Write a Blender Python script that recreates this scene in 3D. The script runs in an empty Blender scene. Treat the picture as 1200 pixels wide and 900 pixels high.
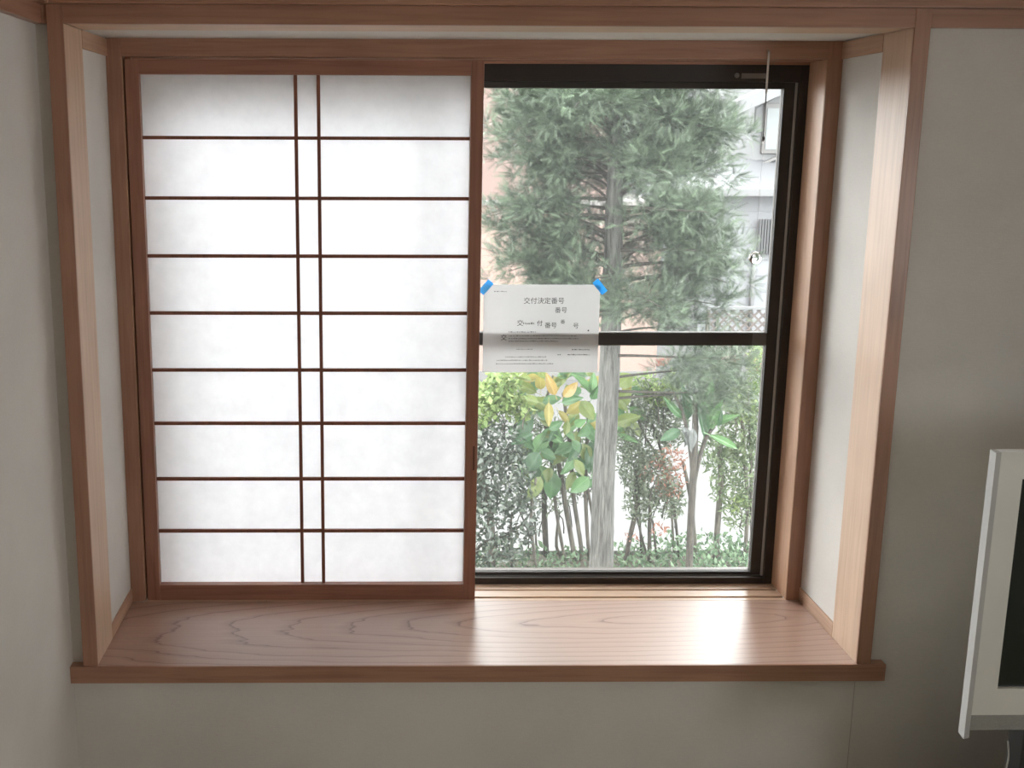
import bpy, bmesh, math, random
import numpy as np
from mathutils import Vector, Matrix

random.seed(7)
rng = np.random.default_rng(7)
SC = bpy.context.scene
COL = SC.collection

# ------------------------------------------------------------------ camera
CAM = np.array([-0.2274, -2.4982, 1.1980])
YAW, PITCH, ROLL, FPX, PPX, PPY = 0.0141846, -0.2074593, 0.0033915, 1347.6, 466.16, 450.0
_cy, _sy, _cp, _sp = math.cos(YAW), math.sin(YAW), math.cos(PITCH), math.sin(PITCH)
_cr, _sr = math.cos(ROLL), math.sin(ROLL)
FWD = np.array([_sy*_cp, _cy*_cp, _sp])
_r = np.array([_cy, -_sy, 0.0]); _u = np.cross(_r, FWD)
RGT = _r*_cr + _u*_sr
UPV = -_r*_sr + _u*_cr
cd = bpy.data.cameras.new('camera')
cd.sensor_fit = 'HORIZONTAL'; cd.sensor_width = 36.0
cd.lens = FPX/1200*36.0
cd.shift_x = (600-PPX)/1200
cd.clip_start = 0.05; cd.clip_end = 200
cam = bpy.data.objects.new('camera', cd); COL.objects.link(cam)
m = Matrix.Identity(4)
for i in range(3):
    m[i][0], m[i][1], m[i][2], m[i][3] = RGT[i], UPV[i], -FWD[i], CAM[i]
cam.matrix_world = m
SC.camera = cam

# ------------------------------------------------------------------ world: bright overcast sky
w = bpy.data.worlds.new('overcast'); SC.world = w; w.use_nodes = True
nt = w.node_tree; nt.nodes.clear()
wo = nt.nodes.new('ShaderNodeOutputWorld'); bg = nt.nodes.new('ShaderNodeBackground')
bg.inputs['Color'].default_value = (0.97, 1.0, 1.0, 1); bg.inputs['Strength'].default_value = 14.5
nt.links.new(bg.outputs[0], wo.inputs[0])
SC.view_settings.view_transform = 'Standard'; SC.view_settings.look = 'None'
SC.view_settings.gamma = 1.0; SC.view_settings.use_curve_mapping = False
SC.view_settings.exposure = 0.0
SC.cycles.use_denoising = True
SC.cycles.max_bounces = 10; SC.cycles.diffuse_bounces = 6; SC.cycles.glossy_bounces = 4
SC.cycles.transmission_bounces = 8; SC.cycles.transparent_max_bounces = 16

def portal(name, loc, rot, sx, sy):
    l = bpy.data.lights.new(name, 'AREA'); l.shape = 'RECTANGLE'; l.size = sx; l.size_y = sy
    l.cycles.is_portal = True
    o = bpy.data.objects.new(name, l); o.location = loc; o.rotation_euler = rot; COL.objects.link(o)
SIDE = (-2.95, -1.75, 0.62, 1.14)        # the waist-high window in the right wall, out of frame: y0 y1 z0 z1
portal('side_daylight', (2.05, (SIDE[0]+SIDE[1])/2, (SIDE[2]+SIDE[3])/2), (math.radians(90), 0, math.radians(90)), SIDE[1]-SIDE[0], SIDE[3]-SIDE[2])

# ------------------------------------------------------------------ helpers
def ray(x, y):
    return FWD + RGT*(x-PPX)/FPX - UPV*(y-PPY)/FPX
def at(x, y, Y):
    d = ray(x, y); return Vector(CAM + d*(Y-CAM[1])/d[1])

def link(o, parent=None):
    COL.objects.link(o)
    if parent is not None:
        o.parent = parent
        o.matrix_parent_inverse = Matrix.Translation(-parent.location)
    return o
def tag(o, label=None, cat=None, group=None, kind=None):
    if label: o['label'] = label
    if cat: o['category'] = cat
    if group: o['group'] = group
    if kind: o['kind'] = kind
    return o
def thing(name, loc, label, cat=None, group=None, kind=None):
    o = bpy.data.objects.new(name, None); o.location = loc; o.empty_display_size = 0.05
    COL.objects.link(o)
    return tag(o, label, cat, group, kind)
def mesh_obj(name, bm, mat, parent=None, smooth=False):
    me = bpy.data.meshes.new(name); bm.to_mesh(me); bm.free()
    if smooth:
        for p in me.polygons: p.use_smooth = True
    me.materials.append(mat)
    return link(bpy.data.objects.new(name, me), parent)
def add_box(bm, x0, x1, y0, y1, z0, z1, bev=0.0):
    r = bmesh.ops.create_cube(bm, size=1.0)
    vs = r['verts']
    for v in vs:
        v.co = Vector(((x0+x1)/2+v.co.x*(x1-x0), (y0+y1)/2+v.co.y*(y1-y0), (z0+z1)/2+v.co.z*(z1-z0)))
    if bev > 0:
        es = list({e for v in vs for e in v.link_edges})
        bmesh.ops.bevel(bm, geom=es, offset=bev, segments=2, profile=0.6, affect='EDGES')
def box(name, x0, x1, y0, y1, z0, z1, mat, parent=None, bev=0.0):
    bm = bmesh.new(); add_box(bm, x0, x1, y0, y1, z0, z1, bev)
    return mesh_obj(name, bm, mat, parent)
def prism(name, poly, axis, a0, a1, mat, parent=None):
    """extrude a 2D polygon along an axis ('x': poly is (y,z); 'y': poly is (x,z))"""
    bm = bmesh.new()
    def P(p, a):
        return (a, p[0], p[1]) if axis == 'x' else (p[0], a, p[1]) if axis == 'y' else (p[0], p[1], a)
    A = [bm.verts.new(P(p, a0)) for p in poly]; B = [bm.verts.new(P(p, a1)) for p in poly]
    n = len(poly)
    bm.faces.new(A); bm.faces.new(B[::-1])
    for i in range(n):
        bm.faces.new((A[i], B[i], B[(i+1) % n], A[(i+1) % n]))
    bmesh.ops.recalc_face_normals(bm, faces=bm.faces)
    return mesh_obj(name, bm, mat, parent)
def tube_bm(bm, pts, rad, sides=8, rough=0.0, seed=0):
    pts = [Vector(p) for p in pts]
    rings = []
    rr = random.Random(seed)
    ph = [rr.uniform(-1, 1) for _ in range(sides)]
    n = len(pts)
    ref = Vector((0.13, 0.97, 0.2)).normalized()
    for i, p in enumerate(pts):
        t = (pts[min(i+1, n-1)]-pts[max(i-1, 0)]).normalized()
        a = t.cross(ref)
        if a.length < 1e-3: a = t.cross(Vector((1, 0, 0)))
        a.normalize(); b = t.cross(a)
        ring = []
        for k in range(sides):
            an = 2*math.pi*k/sides
            r = rad[i]*(1+rough*(ph[k]+0.5*rr.uniform(-1, 1)))
            ring.append(bm.verts.new(p+(a*math.cos(an)+b*math.sin(an))*r))
        rings.append(ring)
    for i in range(n-1):
        for k in range(sides):
            k2 = (k+1) % sides
            bm.faces.new((rings[i][k], rings[i][k2], rings[i+1][k2], rings[i+1][k]))
    bm.faces.new(rings[0][::-1]); bm.faces.new(rings[-1])
def catmull(pts, rad, sub):
    P = [np.array(p, float) for p in pts]; out = []; ro = []
    n = len(P)
    for i in range(n-1):
        p0, p1, p2, p3 = P[max(i-1, 0)], P[i], P[i+1], P[min(i+2, n-1)]
        for s in range(sub):
            t = s/sub
            out.append(0.5*((2*p1)+(-p0+p2)*t+(2*p0-5*p1+4*p2-p3)*t*t+(-p0+3*p1-3*p2+p3)*t**3))
            ro.append(rad[i]*(1-t)+rad[i+1]*t)
    out.append(P[-1]); ro.append(rad[-1])
    return out, ro
def tube(name, pts, rad, mat, parent=None, sides=8, sub=4, rough=0.0, seed=0):
    if not isinstance(rad, (list, tuple)): rad = [rad]*len(pts)
    if sub > 1: pts, rad = catmull(pts, rad, sub)
    bm = bmesh.new(); tube_bm(bm, pts, rad, sides, rough, seed)
    return mesh_obj(name, bm, mat, parent, smooth=True)

# ------------------------------------------------------------------ materials
def new_mat(name):
    ma = bpy.data.materials.new(name); ma.use_nodes = True
    n = ma.node_tree
    return ma, n, n.nodes['Principled BSDF'], n.links
def N(n, t, **kw):
    x = n.nodes.new(t)
    for k, v in kw.items():
        if k in x.inputs: x.inputs[k].default_value = v
        else: setattr(x, k, v)
    return x
def coords(n, scale=(1, 1, 1), loc=(0, 0, 0)):
    tc = N(n, 'ShaderNodeTexCoord'); mp = N(n, 'ShaderNodeMapping')
    mp.inputs['Scale'].default_value = scale; mp.inputs['Location'].default_value = loc
    n.links.new(tc.outputs['Object'], mp.inputs['Vector'])
    return mp.outputs['Vector']
def ramp(n, stops, interp='LINEAR'):
    r = N(n, 'ShaderNodeValToRGB'); r.color_ramp.interpolation = interp
    e = r.color_ramp.elements
    while len(e) < len(stops): e.new(0.5)
    for el, (p, c) in zip(e, stops):
        el.position = p; el.color = (*c, 1) if len(c) == 3 else c
    return r
def plain(name, col, rough=0.6, var=0.06, scale=8.0, bump=0.0, bscale=200.0, metallic=0.0, coat=0.0):
    ma, n, p, L = new_mat(name)
    v = coords(n)
    no = N(n, 'ShaderNodeTexNoise', Scale=scale, Detail=5.0)
    L.new(v, no.inputs['Vector'])
    lo = tuple(max(0, c*(1-var)) for c in col); hi = tuple(min(1, c*(1+var)) for c in col)
    r = ramp(n, [(0.3, lo), (0.7, hi)]); L.new(no.outputs['Fac'], r.inputs['Fac'])
    L.new(r.outputs['Color'], p.inputs['Base Color'])
    p.inputs['Roughness'].default_value = rough; p.inputs['Metallic'].default_value = metallic
    p.inputs['Coat Weight'].default_value = coat
    if bump > 0:
        b = N(n, 'ShaderNodeTexNoise', Scale=bscale, Detail=3.0); L.new(v, b.inputs['Vector'])
        bp = N(n, 'ShaderNodeBump', Strength=bump, Distance=0.002)
        L.new(b.outputs['Fac'], bp.inputs['Height']); L.new(bp.outputs[0], p.inputs['Normal'])
    return ma
def wood(name, axis, light=(0.40, 0.215, 0.142), dark=(0.31, 0.155, 0.10), rough=0.36):
    """straight grained reddish cedar; grain runs along the given axis"""
    ma, n, p, L = new_mat(name)
    s = [38, 38, 38]; s['xyz'.index(axis)] = 1.6
    v = coords(n, tuple(s))
    no = N(n, 'ShaderNodeTexNoise', Scale=2.2, Detail=6.0, Roughness=0.6, Distortion=0.4); L.new(v, no.inputs['Vector'])
    r = ramp(n, [(0.3, dark), (0.55, light), (0.8, tuple(c*1.08 for c in light))]); L.new(no.outputs['Fac'], r.inputs['Fac'])
    v2 = coords(n, (5, 5, 5)); n2 = N(n, 'ShaderNodeTexNoise', Scale=1.0, Detail=2.0); L.new(v2, n2.inputs['Vector'])
    mx = N(n, 'ShaderNodeMixRGB', blend_type='MULTIPLY'); mx.inputs['Fac'].default_value = 1.0
    r2 = ramp(n, [(0.3, (0.88, 0.86, 0.84)), (0.7, (1.0, 1.0, 1.0))]); L.new(n2.outputs['Fac'], r2.inputs['Fac'])
    L.new(r.outputs['Color'], mx.inputs['Color1']); L.new(r2.outputs['Color'], mx.inputs['Color2'])
    L.new(mx.outputs['Color'], p.inputs['Base Color'])
    p.inputs['Roughness'].default_value = rough
    bp = N(n, 'ShaderNodeBump', Strength=0.12, Distance=0.001)
    L.new(no.outputs['Fac'], bp.inputs['Height']); L.new(bp.outputs[0], p.inputs['Normal'])
    return ma
W_X, W_Y, W_Z = wood('cedar_x', 'x'), wood('cedar_y', 'y'), wood('cedar_z', 'z')
LIT_Z = wood('lit_cedar_z', 'z', (0.62, 0.44, 0.315), (0.53, 0.36, 0.25), 0.5); LIT_X = wood('lit_cedar_x', 'x', (0.62, 0.44, 0.315), (0.53, 0.36, 0.25), 0.5)  # same cedar in a lighter colour, painted-in window light on the inner faces
LIT_Y = wood('lit_cedar_y', 'y', (0.52, 0.33, 0.22), (0.42, 0.25, 0.165), 0.5)  # lit copy of the cedar for skirting and cornice
S_X = wood('screen_wood_x', 'x', (0.34, 0.16, 0.105), (0.25, 0.11, 0.07)); S_Z = wood('screen_wood_z', 'z', (0.34, 0.16, 0.105), (0.25, 0.11, 0.07))
BAR = wood('bar_wood', 'z', (0.24, 0.085, 0.05), (0.17, 0.06, 0.035), 0.55)

def sill_wood():
    """flat-sawn board: long nested cathedral figures around an oval eye"""
    ma, n, p, L = new_mat('sill_cathedral_wood')
    tc = N(n, 'ShaderNodeTexCoord')
    sep = N(n, 'ShaderNodeSeparateXYZ'); L.new(tc.outputs['Object'], sep.inputs[0])
    def M(op, a, b=None):
        x = N(n, 'ShaderNodeMath', operation=op)
        for k, q in enumerate((a, b)):
            if q is None: continue
            if isinstance(q, (int, float)): x.inputs[k].default_value = q
            else: L.new(q, x.inputs[k])
        return x.outputs[0]
    nv = coords(n, (1.6, 7, 3)); n1 = N(n, 'ShaderNodeTexNoise', Scale=1.0, Detail=4.0, Roughness=0.55); L.new(nv, n1.inputs['Vector'])
    wob = M('MULTIPLY', M('SUBTRACT', n1.outputs['Fac'], 0.5), 0.07)
    # heart line of the board drifts gently in y
    ys = M('SUBTRACT', sep.outputs['Y'], M('ADD', 0.235, M('MULTIPLY', sep.outputs['X'], 0.05)))
    ys = M('ADD', ys, M('MULTIPLY', wob, 0.5))
    xs = M('ADD', M('MULTIPLY', M('SUBTRACT', sep.outputs['X'], 0.47), 0.165), wob)
    rr_ = M('SQRT', M('ADD', M('MULTIPLY', ys, ys), M('MULTIPLY', xs, xs)))
    wv = M('FRACT', M('MULTIPLY', rr_, 38.0))
    line = ramp(n, [(0.0, (0.22, 0.12, 0.09)), (0.045, (0.39, 0.245, 0.185)), (0.25, (0.47, 0.305, 0.235)), (0.965, (0.44, 0.28, 0.215)), (1.0, (0.24, 0.13, 0.095))])
    L.new(wv, line.inputs['Fac'])
    fv = coords(n, (4, 160, 160)); n3 = N(n, 'ShaderNodeTexNoise', Scale=1.0, Detail=4.0); L.new(fv, n3.inputs['Vector'])
    fr = ramp(n, [(0.35, (0.91, 0.90, 0.89)), (0.65, (1, 1, 1))]); L.new(n3.outputs['Fac'], fr.inputs['Fac'])
    mx = N(n, 'ShaderNodeMixRGB', blend_type='MULTIPLY'); mx.inputs['Fac'].default_value = 1.0
    L.new(line.outputs['Color'], mx.inputs['Color1']); L.new(fr.outputs['Color'], mx.inputs['Color2'])
    L.new(mx.outputs['Color'], p.inputs['Base Color'])
    p.inputs['Roughness'].default_value = 0.36; p.inputs['Specular IOR Level'].default_value = 0.6; p.inputs['Coat Weight'].default_value = 0.32; p.inputs['Coat Roughness'].default_value = 0.30
    bp = N(n, 'ShaderNodeBump', Strength=0.06, Distance=0.001); L.new(n3.outputs['Fac'], bp.inputs['Height']); L.new(bp.outputs[0], p.inputs['Normal'])
    return ma
SILL = sill_wood()
def wallpaper():
    ma, n, p, L = new_mat('woven_wallpaper')
    v = coords(n, (1, 1, 1))
    a = N(n, 'ShaderNodeTexNoise', Scale=260.0, Detail=2.0); L.new(v, a.inputs['Vector'])
    b = N(n, 'ShaderNodeTexNoise', Scale=3.0, Detail=4.0); L.new(v, b.inputs['Vector'])
    v2 = coords(n, (60, 60, 700)); c = N(n, 'ShaderNodeTexNoise', Scale=1.0, Detail=2.0); L.new(v2, c.inputs['Vector'])
    ad = N(n, 'ShaderNodeMath', operation='ADD'); L.new(a.outputs['Fac'], ad.inputs[0]); L.new(c.outputs['Fac'], ad.inputs[1])
    r = ramp(n, [(0.3, (0.60, 0.572, 0.54)), (0.7, (0.68, 0.652, 0.618))])
    ad2 = N(n, 'ShaderNodeMath', operation='MULTIPLY_ADD'); L.new(ad.outputs[0], ad2.inputs[0]); ad2.inputs[1].default_value = 0.3; 
    L.new(b.outputs['Fac'], ad2.inputs[2])
    sb = N(n, 'ShaderNodeMath', operation='SUBTRACT'); L.new(ad2.outputs[0], sb.inputs[0]); sb.inputs[1].default_value = 0.3
    L.new(sb.outputs[0], r.inputs['Fac']); L.new(r.outputs['Color'], p.inputs['Base Color'])
    p.inputs['Roughness'].default_value = 0.9
    bp = N(n, 'ShaderNodeBump', Strength=0.25, Distance=0.001); L.new(ad.outputs[0], bp.inputs['Height']); L.new(bp.outputs[0], p.inputs['Normal'])
    return ma
PAPER_WALL = wallpaper()
ALU = plain('bronze_aluminium', (0.035, 0.027, 0.022), 0.42, 0.08, 20, metallic=0.3)
ALU2 = plain('bronze_aluminium_sash', (0.038, 0.031, 0.026), 0.65, 0.08, 20)
GASKET = plain('grey_gasket', (0.45, 0.44, 0.42), 0.5)
def glass_mat():
    ma, n, p, L = new_mat('hazy_window_glass')
    n.nodes.remove(p); out = n.nodes['Material Output']
    tr = N(n, 'ShaderNodeBsdfTransparent'); tr.inputs['Color'].default_value = (0.965, 0.968, 0.966, 1)
    tl = N(n, 'ShaderNodeBsdfTranslucent'); tl.inputs['Color'].default_value = (0.95, 0.97, 0.96, 1)  # pale haze over the outside view is put into the glass here
    gl = N(n, 'ShaderNodeBsdfGlossy', Roughness=0.02)
    v = coords(n, (1, 1, 1)); no = N(n, 'ShaderNodeTexNoise', Scale=4.0, Detail=5.0); L.new(v, no.inputs['Vector'])
    r = N(n, 'ShaderNodeMapRange'); r.inputs['To Min'].default_value = 0.0065; r.inputs['To Max'].default_value = 0.011; L.new(no.outputs['Fac'], r.inputs['Value'])
    m1 = N(n, 'ShaderNodeMixShader'); L.new(r.outputs[0], m1.inputs[0]); L.new(tr.outputs[0], m1.inputs[1]); L.new(tl.outputs[0], m1.inputs[2])
    fr = N(n, 'ShaderNodeFresnel', IOR=1.3)
    m2 = N(n, 'ShaderNodeMixShader'); L.new(fr.outputs[0], m2.inputs[0]); L.new(m1.outputs[0], m2.inputs[1]); L.new(gl.outputs[0], m2.inputs[2])
    L.new(m2.outputs[0], out.inputs[0])
    return ma
GLASS = glass_mat()
def shoji_mat():
    ma, n, p, L = new_mat('washi_paper')
    n.nodes.remove(p); out = n.nodes['Material Output']
    v = coords(n, (1, 1, 1)); a = N(n, 'ShaderNodeTexNoise', Scale=22.0, Detail=6.0, Roughness=0.65); L.new(v, a.inputs['Vector'])
    r = ramp(n, [(0.3, (0.885, 0.885, 0.90)), (0.7, (0.955, 0.955, 0.97))]); L.new(a.outputs['Fac'], r.inputs['Fac'])
    d = N(n, 'ShaderNodeBsdfDiffuse'); t = N(n, 'ShaderNodeBsdfTranslucent')
    L.new(r.outputs['Color'], d.inputs['Color']); L.new(r.outputs['Color'], t.inputs['Color'])
    mx = N(n, 'ShaderNodeMixShader'); mx.inputs[0].default_value = 0.51
    L.new(d.outputs[0], mx.inputs[1]); L.new(t.outputs[0], mx.inputs[2]); L.new(mx.outputs[0], out.inputs[0])
    return ma
WASHI = shoji_mat()
def thin_sheet(name, col, tr):
    ma, n, p, L = new_mat(name)
    v = coords(n); a = N(n, 'ShaderNodeTexNoise', Scale=9.0, Detail=3.0); L.new(v, a.inputs['Vector'])
    r = ramp(n, [(0.3, tuple(c*0.94 for c in col)), (0.7, col)]); L.new(a.outputs['Fac'], r.inputs['Fac'])
    L.new(r.outputs['Color'], p.inputs['Base Color']); p.inputs['Roughness'].default_value = 0.7
    t = N(n, 'ShaderNodeBsdfTranslucent'); L.new(r.outputs['Color'], t.inputs['Color'])
    mx = N(n, 'ShaderNodeMixShader'); mx.inputs[0].default_value = tr
    L.new(p.outputs[0], mx.inputs[1]); L.new(t.outputs[0], mx.inputs[2]); L.new(mx.outputs[0], n.nodes['Material Output'].inputs[0])
    return ma
SHEET = thin_sheet('office_paper', (0.80, 0.80, 0.80), 0.45)
INK = plain('print_ink', (0.035, 0.035, 0.035), 0.8)
INK2 = plain('faint_print', (0.30, 0.30, 0.30), 0.8)
TAPE = thin_sheet('blue_tape', (0.17, 0.60, 0.93), 0.5)

# ================================================================== the room
HW, H, D = 0.89, 1.437, 0.383       # half width, height and depth of the bay
WY = 0.022                          # face of the room's wall
ZF, ZC = -0.42, 2.0
XL, XR, YR = -0.953, 2.0, -3.6
def structure(o, label):
    return tag(o, label, kind='structure')
bm = bmesh.new()
add_box(bm, XL-0.12, -0.915, WY, 0.15, ZF, ZC); add_box(bm, 0.915, XR+0.12, WY, 0.15, ZF, ZC)
add_box(bm, -0.915, 0.915, WY, 0.15, ZF, -0.038); add_box(bm, -0.915, 0.915, WY, 0.15, 1.47, ZC)
wf = structure(mesh_obj('wall_front', bm, PAPER_WALL), 'greige woven wallpaper wall around the bay window')
box('wallpaper_seam', 0.8995, 0.9007, WY-0.0004, WY+0.001, ZF, -0.041, plain('seam', (0.36, 0.34, 0.31), 0.9), wf)
structure(box('wall_left', XL-0.12, XL, YR-0.1, 0.10, ZF, ZC, PAPER_WALL), 'greige wallpaper wall left of the bay')
bm = bmesh.new()
add_box(bm, XR, XR+0.12, YR-0.1, SIDE[0], ZF, ZC); add_box(bm, XR, XR+0.12, SIDE[1], WY, ZF, ZC)
add_box(bm, XR, XR+0.12, SIDE[0], SIDE[1], ZF, SIDE[2]); add_box(bm, XR, XR+0.12, SIDE[0], SIDE[1], SIDE[3], ZC)
structure(mesh_obj('wall_right', bm, PAPER_WALL), 'wallpaper wall right of the television with a waist-high window opening')
structure(box('wall_rear', XL-0.12, XR+0.12, YR-0.1, YR, ZF, ZC, PAPER_WALL), 'wallpaper wall behind the camera')
structure(box('ceiling', XL-0.12, XR+0.12, YR-0.1, 0.15, ZC, ZC+0.1, plain('ceiling_board', (0.5, 0.42, 0.34), 0.8)), 'wooden board ceiling')
structure(box('floor', XL-0.12, XR+0.12, YR-0.1, 0.15, ZF-0.1, ZF, plain('tatami', (0.42, 0.37, 0.24), 0.8, 0.1, 40)), 'straw mat floor')
# picture rail (nageshi) above the opening: a lintel strip and a thicker moulding on top
structure(box('trim_1', XL, XR, 0.003, WY, 1.4365, 1.4745, W_X, None, 0.001), 'narrow brown lintel strip along the wall above the bay window')
structure(box('trim_2', XL, XR, -0.022, WY, 1.4745, 1.565, W_X, None, 0.002), 'thick brown picture rail along the top of the front wall')
structure(box('trim_3', XL, XL+0.019, YR, -0.001, 1.4365, 1.4745, W_Y, None, 0.001), 'narrow brown lintel strip along the left wall')
structure(box('trim_4', XL, XL+0.044, YR, -0.023, 1.4745, 1.565, W_Y, None, 0.002), 'thick brown picture rail on the left wall')

# ---- the bay: sill board, casing, side walls, inner posts, tracks
win = thing('window_1', (0, 0, 0), 'deep bay window lined with reddish brown wood and greige wallpaper', kind='structure')
def wp(name, *a, mat=W_Z, bev=0.0015):
    return box(name, *a, mat, win, bev)
bm = bmesh.new()                         # sill: board between the jambs plus a nosing with horns
add_box(bm, -0.9145, 0.9145, 0.0, D, -0.041, 0.0); sill = mesh_obj('sill_board', bm, SILL, win)
wp('sill_nosing', -0.958, 0.958, -0.006, 0.0, -0.0415, 0.0, mat=W_X, bev=0.001)
for s in (-1, 1):
    a, b = sorted((s*0.958, s*0.9147)); wp('sill_horn', a, b, 0.0, WY, -0.0415, 0.0, mat=W_X, bev=0.001)
for s in (-1, 1):
    a, b = sorted((s*0.889, s*0.923)); wp('jamb', a, b, 0.004, 0.15, 0.0, H, mat=LIT_Z); wp('jamb_casing', a, b, -0.002, 0.004, 0.0, 1.4755)  # jamb has window light in its colour, casing keeps the plain cedar
    a, b = sorted((s*0.893, s*1.0)); wp('bay_side_wall', a, b, 0.15, 0.56, -0.15, 1.55, mat=PAPER_WALL, bev=0)
    a, b = sorted((s*0.8885, s*0.893)); wp('side_skirting', a, b, 0.15, D, 0.0, 0.037, mat=LIT_Y, bev=0.001)
    a, b = sorted((s*0.8885, s*0.893)); wp('side_cornice', a, b, 0.15, D, 1.398, H+0.001, mat=LIT_Y, bev=0.001)
    a, b = sorted((s*0.856, s*0.893)); wp('inner_post', a, b, D, 0.50, 0.0, 1.4404)
wp('head_lining', -0.889, 0.889, 0.003, 0.15, H, 1.4745, mat=LIT_X); wp('head_casing', -0.889, 0.889, -0.0005, 0.003, H-0.0005, 1.4745, mat=W_X, bev=0.0008)
wp('bay_ceiling', -0.893, 0.893, 0.15, 0.56, 1.4405, 1.55, mat=PAPER_WALL, bev=0)
wp('bay_underside', -1.0, 1.0, 0.15, 0.56, -0.15, -0.0412, mat=PAPER_WALL, bev=0)
wp('gap_light_stop', -0.8562, -0.842, 0.424, 0.446, 0.0, 1.398, bev=0)  # added strip that blocks daylight in the gap beside the screen
for s in (-1, 1):
    a, b = sorted((s*0.8548, s*0.8559)); wp('post_lit_face', a, b, 0.386, 0.50, 0.001, 1.397, mat=wood('post_lit_cedar', 'z', (0.60, 0.37, 0.24), (0.50, 0.29, 0.18), 0.45), bev=0)  # thin added face, coloured paler as if lit by the window
# upper track (kamoi) with two grooves
wp('upper_rail', -0.856, 0.856, D, 0.397, 1.398, 1.4405, mat=W_X, bev=0.001)
wp('upper_rail_middle', -0.856, 0.856, 0.424, 0.446, 1.398, 1.4405, mat=W_X, bev=0.001)
wp('upper_rail_rear', -0.856, 0.856, 0.472, 0.50, 1.398, 1.4405, mat=W_X, bev=0.001)
wp('upper_rail_core', -0.856, 0.856, 0.397, 0.50, 1.408, 1.4405, mat=W_X, bev=0)
RAIL = wood('lit_rail_cedar', 'x', (0.66, 0.47, 0.34), (0.58, 0.40, 0.28), 0.3)  # cedar lightened to carry the window's brightness on the lower rails
# lower track (shikii): strips with two dark grooves between
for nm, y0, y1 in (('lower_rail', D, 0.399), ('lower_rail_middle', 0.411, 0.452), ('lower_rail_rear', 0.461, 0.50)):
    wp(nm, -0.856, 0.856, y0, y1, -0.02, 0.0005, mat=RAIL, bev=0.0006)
wp('lower_rail_core', -0.856, 0.856, D, 0.50, -0.041, -0.006, mat=plain('groove_wood', (0.12, 0.055, 0.035), 0.6), bev=0)

# ---- fixed aluminium frame (part of the window) and its pieces
fr = []
wp('frame_stile', 0.833, 0.8615, 0.50, 0.58, -0.015, 1.392, mat=ALU, bev=0.0015)
wp('frame_stile', -0.8615, -0.833, 0.50, 0.58, -0.015, 1.392, mat=ALU, bev=0.0015)
wp('frame_head', -0.833, 0.833, 0.50, 0.58, 1.349, 1.392, mat=ALU, bev=0.0015)
wp('frame_head_cover', -0.8615, 0.8615, 0.50, 0.58, 1.392, 1.4405, mat=W_X, bev=0)
wp('frame_sill', -0.833, 0.833, 0.50, 0.58, -0.041, 0.019, mat=ALU, bev=0.0015)
wp('frame_lip', -0.833, 0.833, 0.514, 0.516, 0.019, 0.0212, mat=plain('lip_grey', (0.2, 0.2, 0.19), 0.6), bev=0)
wp('frame_lip', 0.8275, 0.833, 0.512, 0.518, 0.019, 1.349, mat=GASKET, bev=0.001)
lab = wp('maker_label', 0.683, 0.745, 0.4985, 0.5002, 1.358, 1.371, mat=plain('label_foil', (0.20, 0.18, 0.165), 0.4), bev=0.0003)
bm = bmesh.new(); bmesh.ops.create_cone(bm, cap_ends=True, segments=20, radius1=0.0068, radius2=0.0055, depth=0.003, matrix=Matrix.Translation((0.671, 0.4992, 1.3655)) @ Matrix.Rotation(math.radians(90), 4, 'X'))
mesh_obj('screw', bm, plain('screw_steel', (0.22, 0.21, 0.20), 0.35, metallic=0.8), win)

# ---- sliding sashes
def sash(x0, x1, y0, y1, label, mid):
    t = thing('window_sash', ((x0+x1)/2, y0, 0.019), label, 'window sash', 'sliding sashes of the bay window')
    yc = (y0+y1)/2
    box('stile', x0, x0+0.033, y0, y1, 0.019, 1.349, ALU2, t, 0.0015)
    box('stile', x1-0.033, x1, y0, y1, 0.019, 1.349, ALU2, t, 0.0015)
    box('rail', x0+0.033, x1-0.033, y0, y1, 1.334, 1.349, ALU2, t, 0.001)
    box('rail', x0+0.033, x1-0.033, y0, y1, 0.019, 0.0285, ALU2, t, 0.001)
    if mid:
        box('middle_rail', x0+0.033, x1-0.033, y0, y1, 0.668, 0.703, ALU2, t, 0.0015)
        box('pane', x0+0.033, x1-0.033, yc-0.002, yc+0.002, 0.703, 1.334, GLASS, t)
        box('pane', x0+0.033, x1-0.033, yc-0.002, yc+0.002, 0.0285, 0.668, GLASS, t)
        box('clear_sticker', 0.762, x1-0.034, y0-0.0006, y0+0.0005, 0.669, 0.702, plain('sticker_film', (0.10, 0.095, 0.09), 0.5), t)
    else:
        box('pane', x0+0.033, x1-0.033, yc-0.002, yc+0.002, 0.0285, 1.334, GLASS, t)
    return t
sash(-0.02, 0.833, 0.519, 0.545, 'dark bronze sliding sash in the clear right half with a middle rail', True)
sash(-0.833, 0.018, 0.548, 0.574, 'dark bronze sliding sash hidden behind the paper screen', False)

# ---- shoji screen
SY0, SY1 = 0.390, 0.418
sj = thing('shoji_screen', (-0.415, 0.404, 0.0), 'sliding paper screen with a brown wooden grid covering the left half of the bay window', 'paper screen')
sx0, sx1, sz0, sz1 = -0.8505, 0.0215, 0.001, 1.392
box('stile', sx0, sx0+0.0335, SY0, SY1, sz0, sz1, S_Z, sj, 0.0015)
stR = box('stile', sx1-0.0315, sx1, SY0, SY1, sz0, sz1, S_Z, sj, 0.0015)
box('rail', sx0+0.0335, sx1-0.0315, SY0+0.0006, SY1, sz1-0.035, sz1, S_X, sj, 0.0012)
box('rail', sx0+0.0335, sx1-0.0315, SY0+0.0006, SY1, sz0, 0.0435, S_X, sj, 0.0012)
box('finger_pull', 0.0095, 0.0145, SY0-0.0008, SY0+0.004, 0.360, 0.425, plain('pull_wood', (0.12, 0.045, 0.028), 0.6), stR, 0.0006)
ix0, ix1, iz0, iz1 = sx0+0.0335, sx1-0.0315, 0.0435, sz1-0.035
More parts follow.
